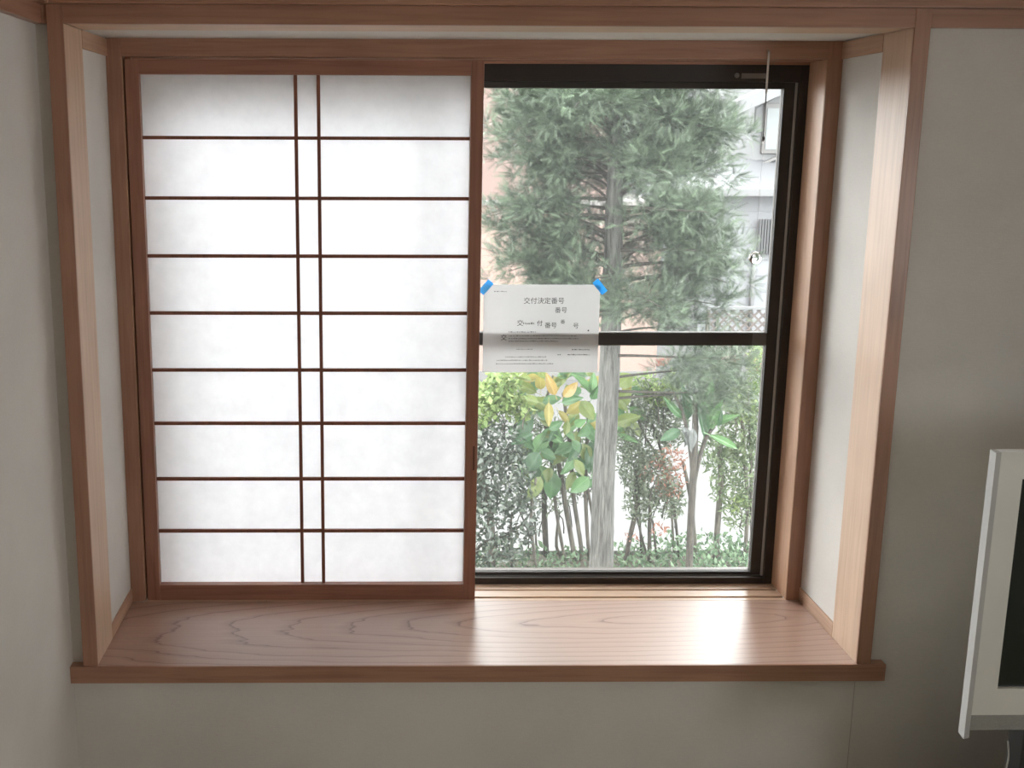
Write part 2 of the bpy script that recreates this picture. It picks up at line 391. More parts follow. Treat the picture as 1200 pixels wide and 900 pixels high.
zs = [1.2065, 1.0595, 0.9155, 0.7705, 0.6230, 0.4820, 0.3320, 0.1890]
xs = [-0.4390, -0.3830]
BY0, BY1 = 0.4035, 0.4125
def prim(name, x0, x1, y0, y1, z0, z1, mat, bev):
    c = ((x0+x1)/2, (y0+y1)/2, (z0+z1)/2)
    o = box(name, x0-c[0], x1-c[0], y0-c[1], y1-c[1], z0-c[2], z1-c[2], mat, sj, bev)
    o.location = c
    return o
hb = None
for z in zs:
    if hb is None: hb = prim('crossbar', ix0, ix1, BY0, BY1, z-0.0042, z+0.0042, BAR, 0.0006)
    else:
        o = hb.copy(); o.location = (hb.location.x, hb.location.y, z); COL.objects.link(o)
vb = None
for x in xs:
    if vb is None: vb = prim('upright_bar', x-0.0042, x+0.0042, BY0-0.0004, BY1, iz0, iz1, BAR, 0.0006)
    else:
        o = vb.copy(); o.location = (x, vb.location.y, vb.location.z); COL.objects.link(o)
xe = [ix0]+xs+[ix1]; ze = [iz1]+zs+[iz0]
for j in range(9):
    for i in range(3):
        box('paper_pane', xe[i], xe[i+1], BY1, BY1+0.0006, ze[j+1], ze[j], WASHI, sj)

# ---- notice taped to the glass
NY = 0.5166                                # just in front of the sash face
A, B_, C_, D_ = at(567, 333.5, NY), at(705, 332.5, NY), at(567.5, 436, NY), at(702.5, 436, NY)
nx0, nx1, nz0, nz1 = A.x, B_.x-0.003, C_.z, A.z
ns = thing('notice_sheet', ((nx0+nx1)/2, NY, nz0), 'white printed notice taped over the window with blue tape', 'notice')
bm = bmesh.new()                            # sheet with a slight curl towards the lower corners
nu, nv_ = 14, 10
G = [[[None]*(nv_+1) for _ in range(nu+1)] for _ in range(2)]
def curl(u, v):
    return NY - 0.006*((1-v)**2)*(0.4+0.6*abs(2*u-1)**2)
for k in range(2):
    for i in range(nu+1):
        for j in range(nv_+1):
            u, v = i/nu, j/nv_
            G[k][i][j] = bm.verts.new((nx0+(nx1-nx0)*u, curl(u, v)+0.0003*k, nz0+(nz1-nz0)*v))
for i in range(nu):
    for j in range(nv_):
        bm.faces.new((G[0][i][j], G[0][i+1][j], G[0][i+1][j+1], G[0][i][j+1]))
        bm.faces.new((G[1][i][j+1], G[1][i+1][j+1], G[1][i+1][j], G[1][i][j]))
mesh_obj('sheet', bm, SHEET, ns, smooth=True)
def tape(cx, cz, ln, wd, ang):
    bm = bmesh.new(); add_box(bm, -ln/2, ln/2, -0.0003, 0.0003, -wd/2, wd/2)
    bmesh.ops.transform(bm, matrix=Matrix.Translation((cx, NY-0.0009, cz)) @ Matrix.Rotation(-ang, 4, 'Y'), verts=bm.verts)
    mesh_obj('tape_strip', bm, TAPE, ns)
pa = at(569.5, 336.5, NY); tape(pa.x, pa.z, 0.040, 0.0185, math.radians(48))
pb = at(703, 336, NY); tape(pb.x, pb.z, 0.042, 0.0185, math.radians(-50))
def text(body, px, py, hpx, name='lettering', mat=INK, sx=1.0):
    """lettering lying on the sheet; px,py is the lower left corner, hpx the height of a character"""
    p = at(px, py, NY); hgt = hpx/445.0
    c = bpy.data.curves.new('tmp', 'FONT'); c.body = body; c.size = hgt*1.06
    c.resolution_u = 2
    o = bpy.data.objects.new('tmp', c); COL.objects.link(o)
    dg = bpy.context.evaluated_depsgraph_get(); me = bpy.data.meshes.new_from_object(o.evaluated_get(dg))
    bpy.data.objects.remove(o); bpy.data.curves.remove(c)
    for v in me.vertices:
        x, z = p.x+v.co.x*sx, p.z+v.co.y
        u = min(1, max(0, (x-nx0)/(nx1-nx0))); vv = min(1, max(0, (z-nz0)/(nz1-nz0)))
        v.co = (x, curl(u, vv)-0.0005, z)
    me.name = name; me.materials.clear(); me.materials.append(mat)
    link(bpy.data.objects.new(name, me), ns)
text('交付決定番号', 613.5, 355.3, 7.6)
text('番号', 650, 366.0, 7.0)
text('交', 605.5, 381.2, 7.4); text('付', 629, 381.2, 6.6); text('番号', 638, 383.8, 7.0)
text('番', 656.5, 379.0, 5.2, sx=1.05); text('号', 671, 384.4, 7.0)
text('交', 586.5, 398.0, 7.0)
text('・', 684.5, 390.8, 9.0)
def fine_print(rows, mat, name):
    """unreadable rows of tiny print: short dashes of uneven length"""
    bm = bmesh.new(); r = random.Random(5)
    for (x0, x1, y, h) in rows:
        x = x0
        while x < x1:
            wd = r.uniform(0.6, 2.6)
            a = at(x, y, NY); b = at(min(x+wd, x1), y-h*r.uniform(0.5, 1.0), NY)
            u = (a.x-nx0)/(nx1-nx0); v = (a.z-nz0)/(nz1-nz0)
            add_box(bm, a.x, b.x, curl(u, v)-0.0009, curl(u, v)-0.0002, a.z, b.z)
            x += wd+r.uniform(0.4, 1.2)
    tag(mesh_obj(name, bm, mat, ns), kind='stuff')
FP = fine_print([(579, 594, 342, 1.2), (613, 626, 380, 2.5), (596, 629, 389.5, 1.3), (596, 676, 394.0, 1.2), (596, 678, 397.2, 1.3), (596, 654, 400.2, 1.3),
            (605, 624, 409.5, 1.0), (592, 640, 418.5, 1.2), (582, 641, 422.5, 1.3), (581, 648, 426.6, 1.3)], INK2, 'fine_print')
fine_print([(670, 691, 410, 1.3), (653, 657, 416, 1.3), (665, 691, 416, 1.3)], plain('mid_print', (0.2, 0.2, 0.2), 0.8), 'fine_print')

# ---- hanging crystal
hx, hy = 0.7085, 0.3765
CRY, n_, p_, L_ = new_mat('crystal_glass')
p_.inputs['Transmission Weight'].default_value = 1.0; p_.inputs['Roughness'].default_value = 0.0; p_.inputs['IOR'].default_value = 1.55
p_.inputs['Base Color'].default_value = (0.97, 0.97, 0.98, 1)
sc_ = thing('crystal_suncatcher', (hx, hy, 0.90), 'clear crystal ball hanging on a thin cord in front of the glass', 'suncatcher')
CLR = plain('cord_white', (0.62, 0.60, 0.58), 0.4); DRK = plain('cord_dark', (0.12, 0.12, 0.12), 0.5)
tube('cord', [(hx, hy+0.006, 1.416), (hx, hy, 1.414), (hx, hy, 1.318)], 0.0026, CLR, sc_, 8, 1)
tube('thread', [(hx, hy, 1.318), (hx, hy, 1.212)], 0.0014, DRK, sc_, 6, 1)
bm = bmesh.new(); bmesh.ops.create_uvsphere(bm, u_segments=12, v_segments=8, radius=0.004, matrix=Matrix.Translation((hx, hy, 1.209)) @ Matrix.Diagonal((1, 1, 1.7, 1)))
mesh_obj('bead', bm, DRK, sc_, True)
tube('fishing_line', [(hx, hy, 1.206), (hx, hy, 0.932)], 0.0003, GASKET, sc_, 5, 1)
bm = bmesh.new(); bmesh.ops.create_icosphere(bm, subdivisions=2, radius=0.0160, matrix=Matrix.Translation((hx, hy, 0.9165)))
mesh_obj('crystal_ball', bm, CRY, sc_)

# ---- television on a low cabinet
TY = -0.45
TVW = plain('tv_silver_white', (0.62, 0.61, 0.57), 0.45, 0.03)
TVC = plain('tv_cheek', (0.40, 0.395, 0.38), 0.6, 0.03)
TVG = plain('tv_speaker_cloth', (0.33, 0.33, 0.32), 0.8, 0.1, 300, 0.4, 900)
TVS = plain('tv_screen_glass', (0.016, 0.021, 0.018), 0.16, 0.1)
TVB = plain('tv_black_plastic', (0.02, 0.02, 0.02), 0.4)
tl, br = at(1163, 530, TY), at(1131, 857, TY)
s_tl, s_bl = at(1198, 562, TY), at(1171, 808, TY)
tx0 = (tl.x+br.x)/2; tz1 = tl.z; tz0 = at(1143, 838, TY).z
ox = (s_tl.x+s_bl.x)/2-tx0; sw = 0.76
oz1, oz0 = s_tl.z, s_bl.z
tx1 = tx0+2*ox+sw
tv = thing('television', ((tx0+tx1)/2, TY+0.1, -0.215), 'flat television with a wide silver white frame and black screen', 'television')
bm = bmesh.new()                            # one-piece frame around the screen
o_ = [(tx0+0.012, tz0), (tx1-0.012, tz0), (tx1-0.012, tz1), (tx0+0.012, tz1)]; i_ = [(tx0+ox, oz0), (tx1-ox, oz0), (tx1-ox, oz1), (tx0+ox, oz1)]
R_ = [[bm.verts.new((x, y, z)) for x, z in q] for q, y in ((o_, TY), (i_, TY+0.003), (i_, TY+0.022), (o_, TY+0.022))]
for k in range(4):
    for j in range(4):
        bm.faces.new((R_[k][j], R_[k][(j+1) % 4], R_[(k+1) % 4][(j+1) % 4], R_[(k+1) % 4][j]))
bmesh.ops.recalc_face_normals(bm, faces=bm.faces)
mesh_obj('bezel', bm, TVW, tv)
box('screen', tx0+ox, tx1-ox, TY+0.012, TY+0.03, oz0, oz1, TVS, tv)
for s in (0, 1):
    X = (lambda q: q) if s == 0 else (lambda q: tx0+tx1-q)
    prism('side_cheek', [(X(tx0), TY-0.006), (X(tx0+0.0125), TY-0.001), (X(tx0+0.0125), TY+0.022), (X(tx0+0.003), TY+0.022)], 'z', tz0-0.048, tz1, TVC, tv)
box('back_housing', tx0+0.06, tx1-0.06, TY+0.022, TY+0.09, tz0-0.03, tz1-0.05, TVW, tv, 0.008)
prism('speaker_panel', [(TY+0.006, tz0), (TY+0.021, tz0), (TY+0.034, tz0-0.045), (TY+0.024, tz0-0.045)], 'x', tx0+0.013, tx1-0.013, TVG, tv)
box('stand_neck', tx0+0.15, tx1-0.15, TY+0.045, TY+0.10, -0.20, tz0-0.03, TVB, tv, 0.004)
box('stand_base', tx0+0.06, tx1-0.06, TY-0.03, TY+0.17, -0.215, -0.20, TVB, tv, 0.005)
CAB = wood('cabinet_wood', 'x', (0.10, 0.055, 0.035), (0.07, 0.035, 0.02))
cb = thing('tv_cabinet', ((tx0+tx1)/2, TY+0.05, ZF), 'low dark wooden cabinet carrying the television', 'cabinet')
cx0, cx1 = tx0+0.05, tx1+0.1
box('carcass', cx0, cx1, TY-0.17, TY+0.25, ZF, -0.235, CAB, cb, 0.003); box('top_board', cx0-0.01, cx1+0.01, TY-0.18, TY+0.26, -0.235, -0.215, CAB, cb, 0.003)
for k in range(2):
    a = cx0+0.01+k*(cx1-cx0-0.02)/2
    d = box('door', a+0.003, a+(cx1-cx0-0.02)/2-0.003, TY-0.188, TY-0.17, ZF+0.03, -0.245, CAB, cb, 0.002)
    kx = a+(cx1-cx0-0.02)/2*(0.85 if k == 0 else 0.15)
    box('handle', kx-0.005, kx+0.005, TY-0.2, TY-0.188, -0.35, -0.29, TVB, d, 0.002)
pc = [at(1181, 869, TY+0.012), at(1182, 884, TY+0.012), at(1180, 897, TY+0.012), at(1172, 925, TY+0.008)]
tag(tube('aerial_cable', pc+[Vector((pc[-1].x-0.05, TY+0.0, -0.15)), Vector((pc[-1].x-0.09, TY-0.02, ZF+0.004))], 0.0016, plain('cable_grey', (0.4, 0.39, 0.37), 0.5), None, 6, 4), 'thin pale cable hanging below the television', 'cable')

# ================================================================== outside
ZG, ZS = -0.95, -2.10               # raised garden bed and the street below it
LEAF = 0.29
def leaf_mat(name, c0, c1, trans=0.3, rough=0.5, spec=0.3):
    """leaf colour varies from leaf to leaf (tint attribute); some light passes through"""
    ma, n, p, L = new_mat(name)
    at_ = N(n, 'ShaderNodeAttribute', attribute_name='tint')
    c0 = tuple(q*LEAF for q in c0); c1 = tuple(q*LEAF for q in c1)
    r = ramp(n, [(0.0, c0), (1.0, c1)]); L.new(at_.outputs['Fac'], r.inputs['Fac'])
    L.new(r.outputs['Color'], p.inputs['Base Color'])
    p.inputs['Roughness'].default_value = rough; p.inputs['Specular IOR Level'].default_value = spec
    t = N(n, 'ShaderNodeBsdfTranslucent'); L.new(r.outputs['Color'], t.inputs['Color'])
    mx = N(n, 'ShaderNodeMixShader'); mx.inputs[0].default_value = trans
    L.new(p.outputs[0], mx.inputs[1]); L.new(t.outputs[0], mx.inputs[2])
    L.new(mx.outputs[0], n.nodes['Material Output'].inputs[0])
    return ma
def spray_template(pairs=6, ln=0.44, wd=0.034):
    """a feathery conifer spray: needles in two ranks along a stem of length 1 on +Y"""
    V, F = [], []
    for i in range(pairs):
        t = 0.06+0.88*i/(pairs-1); l = ln*(1-0.45*t)
        for s in (-1, 1):
            a = math.radians(52-16*t); b = len(V)
            V += [(0, t-wd, 0), (0, t+wd, 0), (s*l*math.sin(a), t+l*math.cos(a), 0.10*l)]
            F.append((b, b+1, b+2))
    b = len(V); V += [(-wd*0.6, 0.0, 0), (wd*0.6, 0.0, 0), (0, 1.12, 0.03)]; F.append((b, b+1, b+2))
    return np.array(V, float), np.array(F)
def leaf_template(w=0.5):
    V = np.array([(0, 0, 0), (w*0.5, 0.45, 0.10), (0, 1, -0.06), (-w*0.5, 0.45, 0.10)], float)
    return V, np.array([(0, 1, 2), (0, 2, 3)])
def cloud(name, pos, dirs, size, tint, tmpl, mat, parent, roll=None, flat=0.0):
    """many small leaves or sprays as one mesh; flat>0 turns their faces towards the zenith"""
    V, F = tmpl; n = len(pos); k = len(V)
    pos = np.asarray(pos, float); d = np.asarray(dirs, float); d /= np.linalg.norm(d, axis=1)[:, None]+1e-9
    up = rng.normal(size=(n, 3))*(1-flat)+np.array([0, 0, 1.0])*flat*2
    x = np.cross(d, up); x /= np.linalg.norm(x, axis=1)[:, None]+1e-9
    z = np.cross(x, d)
    size = np.broadcast_to(np.asarray(size, float), (n,))
    W = (V[None, :, 0, None]*x[:, None, :]+V[None, :, 1, None]*d[:, None, :]+V[None, :, 2, None]*z[:, None, :])*size[:, None, None]+pos[:, None, :]
    vv = W.reshape(-1, 3); ff = (F[None]+(np.arange(n)*k)[:, None, None]).reshape(-1)
    me = bpy.data.meshes.new(name)
    me.vertices.add(len(vv)); me.vertices.foreach_set('co', vv.ravel())
    me.loops.add(len(ff)); me.loops.foreach_set('vertex_index', ff.astype(np.int32))
    nf = len(ff)//3; me.polygons.add(nf); me.polygons.foreach_set('loop_start', np.arange(nf, dtype=np.int32)*3)
    me.update(); me.validate()
    a = me.attributes.new('tint', 'FLOAT', 'POINT'); a.data.foreach_set('value', np.repeat(np.clip(tint, 0, 1), k))
    me.materials.append(mat)
    return tag(link(bpy.data.objects.new(name, me), parent), kind='stuff')
def bark(name, c0, c1, sxy=55, sz=5):
    ma, n, p, L = new_mat(name)
    v = coords(n, (sxy, sxy, sz)); a = N(n, 'ShaderNodeTexNoise', Scale=1.0, Detail=6.0, Roughness=0.65, Distortion=0.6); L.new(v, a.inputs['Vector'])
    c0 = tuple(q*0.10 for q in c0); c1 = tuple(q*0.25 for q in c1)
    r = ramp(n, [(0.33, c0), (0.5, tuple((x+y)/2 for x, y in zip(c0, c1))), (0.68, c1)]); L.new(a.outputs['Fac'], r.inputs['Fac'])
    L.new(r.outputs['Color'], p.inputs['Base Color']); p.inputs['Roughness'].default_value = 0.9
    bp = N(n, 'ShaderNodeBump', Strength=0.8, Distance=0.01); L.new(a.outputs['Fac'], bp.inputs['Height']); L.new(bp.outputs[0], p.inputs['Normal'])
    return ma
BARK = bark('conifer_bark', (0.10, 0.09, 0.075), (0.38, 0.375, 0.34), 85, 8)
TWIG = bark('twig_bark', (0.09, 0.075, 0.06), (0.22, 0.19, 0.15), 120, 20)
PALE = bark('pale_bark', (0.22, 0.19, 0.15), (0.42, 0.38, 0.31), 90, 12)

# ---- ground
structure(box('trim_10', -40, 40, 3.36, 60, ZS-0.2, ZS, plain('pale_concrete', (0.054, 0.0537, 0.0528), 0.9, 0.05, 3)), 'pale concrete street beyond the garden')
structure(box('trim_11', -8, 12, 0.8, 3.30, ZG-0.4, ZG, plain('garden_soil', (0.043, 0.037, 0.025), 0.95, 0.2, 30, 0.6, 60)), 'dark soil of the garden bed under the trees')
structure(box('trim_12', -8, 12, 3.30, 3.36, ZS, ZG+0.02, plain('kerb_concrete', (0.124, 0.121, 0.115), 0.9, 0.08, 10)), 'grey concrete edging of the garden bed')

# ---- the conifer in front of the window
TYC = 2.8
tp = [(703, 693), (705, 640), (707, 560), (711, 490), (714, 430), (717, 340), (719, 260), (721, 190), (723, 90), (724, -60), (724, -260)]
tw = [33, 28, 26.5, 25.5, 24, 22.5, 20.5, 17, 14, 10, 4]
tpts = [at(x, y, TYC) for x, y in tp]; trad = [q/2/254 for q in tw]
tpts[0].z = ZG
con = thing('conifer_tree', tpts[0], 'tall feathery green conifer with a straight grey trunk just outside the window', 'tree')
tube('trunk', tpts, trad, BARK, con, 20, 8, 0.045, 3)
def trunk_at(z):
    for a, b in zip(tpts, tpts[1:]):
        if a.z <= z <= b.z:
            f = (z-a.z)/(b.z-a.z); return a.lerp(b, f)
    return tpts[-1]
SPRAY = spray_template()
sp_p, sp_d, sp_s, sp_t = [], [], [], []
rc = random.Random(21)
def tuft(c, out, r_, n_, lift):
    """a puffy bunch of sprays fanning out from a point just inside it"""
    for _ in range(n_):
        v = Vector((rc.gauss(0, 1), rc.gauss(0, 1), rc.gauss(0, 0.8)))
        d = (out*0.75+v*0.62+Vector((0, 0, lift))).normalized()
        q = rc.uniform(0.0, 1.0)**0.7
        sp_p.append(c+d*r_*q); sp_d.append(d+v*0.22+Vector((0, 0, 0.18)))
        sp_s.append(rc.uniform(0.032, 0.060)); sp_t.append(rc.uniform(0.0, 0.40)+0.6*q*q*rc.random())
def limb(z, az, ln, rise, w0=0.011, skip=0.22, dens=1.0):
    b = trunk_at(z); dr = Vector((math.cos(az), math.sin(az), 0)); sd = Vector((-dr.y, dr.x, 0))
    pts = []; wob = rc.uniform(-0.06, 0.06)
    for k in range(6):
        t = k/5
        pts.append(b+dr*ln*t+Vector((0, 0, ln*(rise*t-0.75*rise*t*t)))+sd*wob*math.sin(t*3))
    tube('branch', pts, [w0*(1-0.8*k/5) for k in range(6)], TWIG, con, 6, 2, 0.08, rc.randint(0, 999))
    ns = max(3, int(ln*15*dens))
    for i in range(ns+1):
        t = skip+(1-skip)*(i+rc.uniform(-0.3, 0.3))/ns; t = min(1, max(skip, t))
        k = min(4, int(t*5)); p = pts[k].lerp(pts[k+1], t*5-k)
        for s in ((-1, 1) if i < ns else (0,)):
            l2 = (0.04+0.24*ln*(1-t)+rc.uniform(0, 0.06))
            d2 = (dr*rc.uniform(0.5, 1.0)+sd*s*rc.uniform(0.4, 1.0)+Vector((0, 0, rc.uniform(-0.45, 0.55)))).normalized()
            c = p+d2*l2
            if l2 > 0.11: tuft(p+d2*l2*0.45, d2, 0.055, int(18*dens), 0.15)
            tuft(c, d2, rc.uniform(0.055, 0.085), int(rc.uniform(28, 42)*dens), rc.uniform(-0.1, 0.35))
z = 0.40
az = 0.3
while z < 2.30:
    az += 2.399963+rc.uniform(-0.35, 0.35)
    full = 0.53 if z < 1.5 else 0.53*max(0.15, (2.6-z)/1.1)
    if z < 0.5: full = 0.45
    if 0.45 < z < 1.02 and math.sin(az) < -0.5 and rc.random() < 0.72: z += 0.0155; continue
    limb(z, az, full*rc.uniform(0.55, 1.08), rc.uniform(-0.1, 0.9), 0.008+0.004*rc.random(), dens=1.0 if math.sin(az) < 0.2 or z > 0.9 else 0.8)
    z += 0.0155
for k in range(26):                     # fuller sides of the crown at window height
    side = math.pi if k % 2 else 0.0
    limb(0.50+0.033*k+rc.uniform(-0.01, 0.01), side+rc.uniform(-0.75, 0.75), 0.53*rc.uniform(0.62, 0.97), rc.uniform(-0.3, 1.1), 0.007, 0.3)
# low limbs that reach out to the right and left of the trunk below the crown
for zz, a_, l_, rs, dn in ((0.05, -0.05, 0.60, 0.02, 1.0), (0.11, 0.35, 0.60, 0.05, 0.9), (0.22, -0.35, 0.58, 0.12, 1.0), (0.32, 0.15, 0.36, 0.2, 1.0), (0.35, 3.3, 0.42, 0.3, 0.6), (0.36, 0.7, 0.40, 0.3, 0.9), (0.01, 0.22, 0.55, 0.1, 0.8), (0.42, -0.1, 0.50, 0.35, 1.0)):
    limb(zz, a_, l_, rs, 0.008, 0.45, dn)
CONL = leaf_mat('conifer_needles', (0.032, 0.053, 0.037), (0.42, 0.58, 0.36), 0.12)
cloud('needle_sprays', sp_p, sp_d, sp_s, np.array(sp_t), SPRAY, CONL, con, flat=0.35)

# ---- the large-leaved shrub left of the trunk
def big_leaf_mesh(name, wd, mat, seed):
    r = random.Random(seed); nu, nv = 10, 6
    bm = bmesh.new(); g = []
    for i in range(nu+1):
        t = i/nu
        half = 0.5*wd*(math.sin(math.pi*t**0.82)**0.85)*(1 if t < 0.999 else 0)+0.004
        row = []
        for j in range(nv+1):
            u = 2*j/nv-1
            zc = 0.16*abs(u)**1.3*half/wd*1.6-0.16*(t-0.25)**2+0.012*math.sin(t*14+u*3)
            row.append(bm.verts.new((u*half, t, zc)))
        g.append(row)
    for i in range(nu):
        for j in range(nv):
            bm.faces.new((g[i][j], g[i][j+1], g[i+1][j+1], g[i+1][j]))
    vs = [bm.verts.new((x, y, 0.0)) for x, y in ((-0.012, -0.22), (0.012, -0.22), (0.008, 0.02), (-0.008, 0.02))]
    bm.faces.new(vs)
    me = bpy.data.meshes.new(name); bm.to_mesh(me); bm.free()
    for p in me.polygons: p.use_smooth = True
    me.materials.append(mat)
    return me
def blade(name, c0, c1, tr=0.35):
    """broad leaf with pale veins"""
    c0 = tuple(q*LEAF*1.45 for q in c0); c1 = tuple(q*LEAF*1.45 for q in c1)
    ma, n, p, L = new_mat(name)
    tc = N(n, 'ShaderNodeTexCoord'); sep = N(n, 'ShaderNodeSeparateXYZ'); L.new(tc.outputs['Object'], sep.inputs[0])
    ab = N(n, 'ShaderNodeMath', operation='ABSOLUTE'); L.new(sep.outputs['X'], ab.inputs[0])
    ma_ = N(n, 'ShaderNodeMath', operation='MULTIPLY_ADD'); L.new(ab.outputs[0], ma_.inputs[0]); ma_.inputs[1].default_value = -0.9; L.new(sep.outputs['Y'], ma_.inputs[2])
    mu = N(n, 'ShaderNodeMath', operation='MULTIPLY'); L.new(ma_.outputs[0], mu.inputs[0]); mu.inputs[1].default_value = 9.0
    fr_ = N(n, 'ShaderNodeMath', operation='FRACT'); L.new(mu.outputs[0], fr_.inputs[0])
    lt = N(n, 'ShaderNodeMath', operation='LESS_THAN'); L.new(fr_.outputs[0], lt.inputs[0]); lt.inputs[1].default_value = 0.10
    mid = N(n, 'ShaderNodeMath', operation='LESS_THAN'); L.new(ab.outputs[0], mid.inputs[0]); mid.inputs[1].default_value = 0.014
    mxv = N(n, 'ShaderNodeMath', operation='MAXIMUM'); L.new(lt.outputs[0], mxv.inputs[0]); L.new(mid.outputs[0], mxv.inputs[1])
    no = N(n, 'ShaderNodeTexNoise', Scale=3.0, Detail=4.0); L.new(tc.outputs['Object'], no.inputs['Vector'])
    r = ramp(n, [(0.35, c0), (0.65, c1)]); L.new(no.outputs['Fac'], r.inputs['Fac'])
    mx = N(n, 'ShaderNodeMixRGB'); L.new(r.outputs['Color'], mx.inputs['Color1']); mx.inputs['Color2'].default_value = (*[min(1, c*1.5+0.03) for c in c1], 1)
    sc = N(n, 'ShaderNodeMath', operation='MULTIPLY'); L.new(mxv.outputs[0], sc.inputs[0]); sc.inputs[1].default_value = 0.4; L.new(sc.outputs[0], mx.inputs['Fac'])
    L.new(mx.outputs['Color'], p.inputs['Base Color']); p.inputs['Roughness'].default_value = 0.4
    t = N(n, 'ShaderNodeBsdfTranslucent'); L.new(mx.outputs['Color'], t.inputs['Color'])
    m2 = N(n, 'ShaderNodeMixShader'); m2.inputs[0].default_value = tr
    L.new(p.outputs[0], m2.inputs[1]); L.new(t.outputs[0], m2.inputs[2]); L.new(m2.outputs[0], n.nodes['Material Output'].inputs[0])
    return ma
BL = {'g': blade('leaf_green', (0.11, 0.24, 0.10), (0.15, 0.30, 0.13)), 'd': blade('leaf_dark_green', (0.075, 0.16, 0.08), (0.10, 0.21, 0.10)),
      'l': blade('leaf_light_green', (0.17, 0.34, 0.14), (0.23, 0.42, 0.18)), 'o': blade('leaf_olive', (0.22, 0.30, 0.09), (0.29, 0.36, 0.11)),
      'y': blade('leaf_yellow', (0.36, 0.33, 0.09), (0.46, 0.39, 0.11)), 'a': blade('leaf_amber', (0.44, 0.31, 0.09), (0.52, 0.37, 0.13))}
LM = {}
def put_leaf(parent, b, t, wd, kind, facing, name='leaf'):
    """one leaf from base b to tip t"""
    ln = (t-b).length; rat = max(0.22, min(0.95, round(wd/ln*8)/8))
    key = (kind, rat)
    if key not in LM: LM[key] = big_leaf_mesh(name, rat, BL[kind], len(LM))
    y = (t-b).normalized(); z = facing-y*facing.dot(y); z.normalize(); x = y.cross(z)
    o = bpy.data.objects.new(name, LM[key])
    M = Matrix((x*ln, y*ln, z*ln)).transposed().to_4x4(); M.translation = b
    COL.objects.link(o); o.parent = parent; o.matrix_parent_inverse = Matrix.Translation(-parent.location); o.matrix_basis = M
    return o
BY = 3.05
bshr = thing('broadleaf_shrub', Vector((at(676, 660, BY).x, BY, ZG)), 'shrub with big drooping green and yellow leaves left of the conifer trunk', 'shrub')
LV = [((340,310),(225,450),95,'d'),((345,415),(205,480),60,'d'),((425,410),(345,540),100,'l'),((380,530),(310,650),110,'d'),((415,410),(495,440),58,'o'),
 ((390,680),(310,830),95,'o'),((460,650),(455,825),115,'g'),((690,685),(575,780),90,'l'),((700,460),(690,660),80,'d'),((590,480),(475,540),75,'g'),
 ((590,455),(630,530),50,'g'),((600,575),(660,680),60,'o'),((440,220),(440,370),58,'y'),((500,270),(570,365),40,'y'),((440,385),(525,340),60,'g'),
 ((330,80),(190,40),48,'o'),((365,160),(215,85),62,'o'),((390,140),(385,35),62,'y'),((480,175),(425,40),72,'a'),((480,120),(570,40),60,'o'),
 ((530,185),(620,95),60,'a'),((700,160),(590,40),62,'l'),((705,170),(720,30),62,'l'),((705,200),(760,110),55,'g'),((375,220),(255,190),70,'o'),
 ((300,160),(215,230),55,'d'),((365,190),(285,240),60,'g'),((400,220),(520,190),60,'g'),((520,220),(650,190),55,'g'),((650,220),(550,290),75,'y'),
 ((640,210),(720,330),90,'o'),((600,360),(670,330),55,'l'),((700,380),(620,430),60,'g'),((690,390),(760,470),60,'g'),((400,500),(470,600),70,'d'),
 ((730,540),(712,690),30,'l'),((870,120),(960,45),120,'o'),((865,230),(950,145),110,'o'),((850,350),(1010,305),95,'o'),((860,420),(1000,470),45,'l'),
 ((470,60),(500,150),60,'y'),((560,60),(500,10),55,'g'),((640,160),(560,130),55,'g'),((330,250),(250,330),70,'g'),((540,420),(560,330),50,'o'),((420,330),(360,260),50,'g'),((350,560),(250,600),70,'d'),((640,470),(560,590),60,'d'),
 ((420,70),(360,-20),55,'o'),((610,30),(650,-60),60,'g'),((700,60),(660,-40),60,'o')]
rl = random.Random(4)
for (bx, by), (tx, ty), wd, k in LV:
    Yb = BY+rl.uniform(-0.10, 0.10); 
    b = at(560+bx/5.294, 430+by/5.294, Yb); t = at(560+tx/5.294, 430+ty/5.294, Yb-rl.uniform(0.0, 0.07))
    put_leaf(bshr, b, t, wd/5.294/243, k, Vector((rl.uniform(-0.35, 0.35), -1, rl.uniform(0.1, 0.7))))
for _ in range(120):
    cx, cy = rl.uniform(592, 742), rl.uniform(436, 560)
    if cy > 500 and (cx < 606 or cx > 706): continue
    an = rl.uniform(-2.6, -0.5) if cy > 470 else rl.uniform(-3.3, 0.4)
    Yb = BY+rl.uniform(0.03, 0.16); ll = rl.uniform(16, 27)
    b = at(cx, cy, Yb); t = at(cx+ll*math.cos(an), cy-ll*math.sin(an)*0.9, Yb-rl.uniform(0, 0.06))
    put_leaf(bshr, b, t, ll*rl.uniform(0.42, 0.6)/243, rl.choice('ggllooooy' if cy < 490 else 'gglldo'), Vector((rl.uniform(-.5, .5), -1, rl.uniform(0, .8))))
def stem(parent, px, w, Y, mat=TWIG, ground=True, name='stem', Ye=None):
    P = [at(x, y, Y+((Ye-Y)*i/(len(px)-1) if Ye else 0)) for i, (x, y) in enumerate(px)]
    if ground: P[-1] = Vector((P[-1].x, P[-1].y, ZG-0.01))
    W = w if isinstance(w, (list, tuple)) else [w*0.75]+[w]*(len(px)-1)
    return tube(name, P, [q/2*(Y+2.5)/1348 for q in W], mat, parent, 7, 4, 0.08, int(px[0][0]))
for px, wd in (([(633, 470), (640, 500), (655, 545), (664, 600), (674, 672)], 10), ([(690, 470), (688, 520), (686, 580), (690, 672)], 7),
               ([(660, 460), (668, 520), (672, 580), (681, 640), (680, 672)], 8), ([(648, 440), (640, 475), (645, 530), (652, 600), (662, 672)], 6), ([(676, 450), (680, 520), (695, 610), (697, 672)], 5)):
    stem(bshr, px, wd*0.68, BY+0.16, PALE)

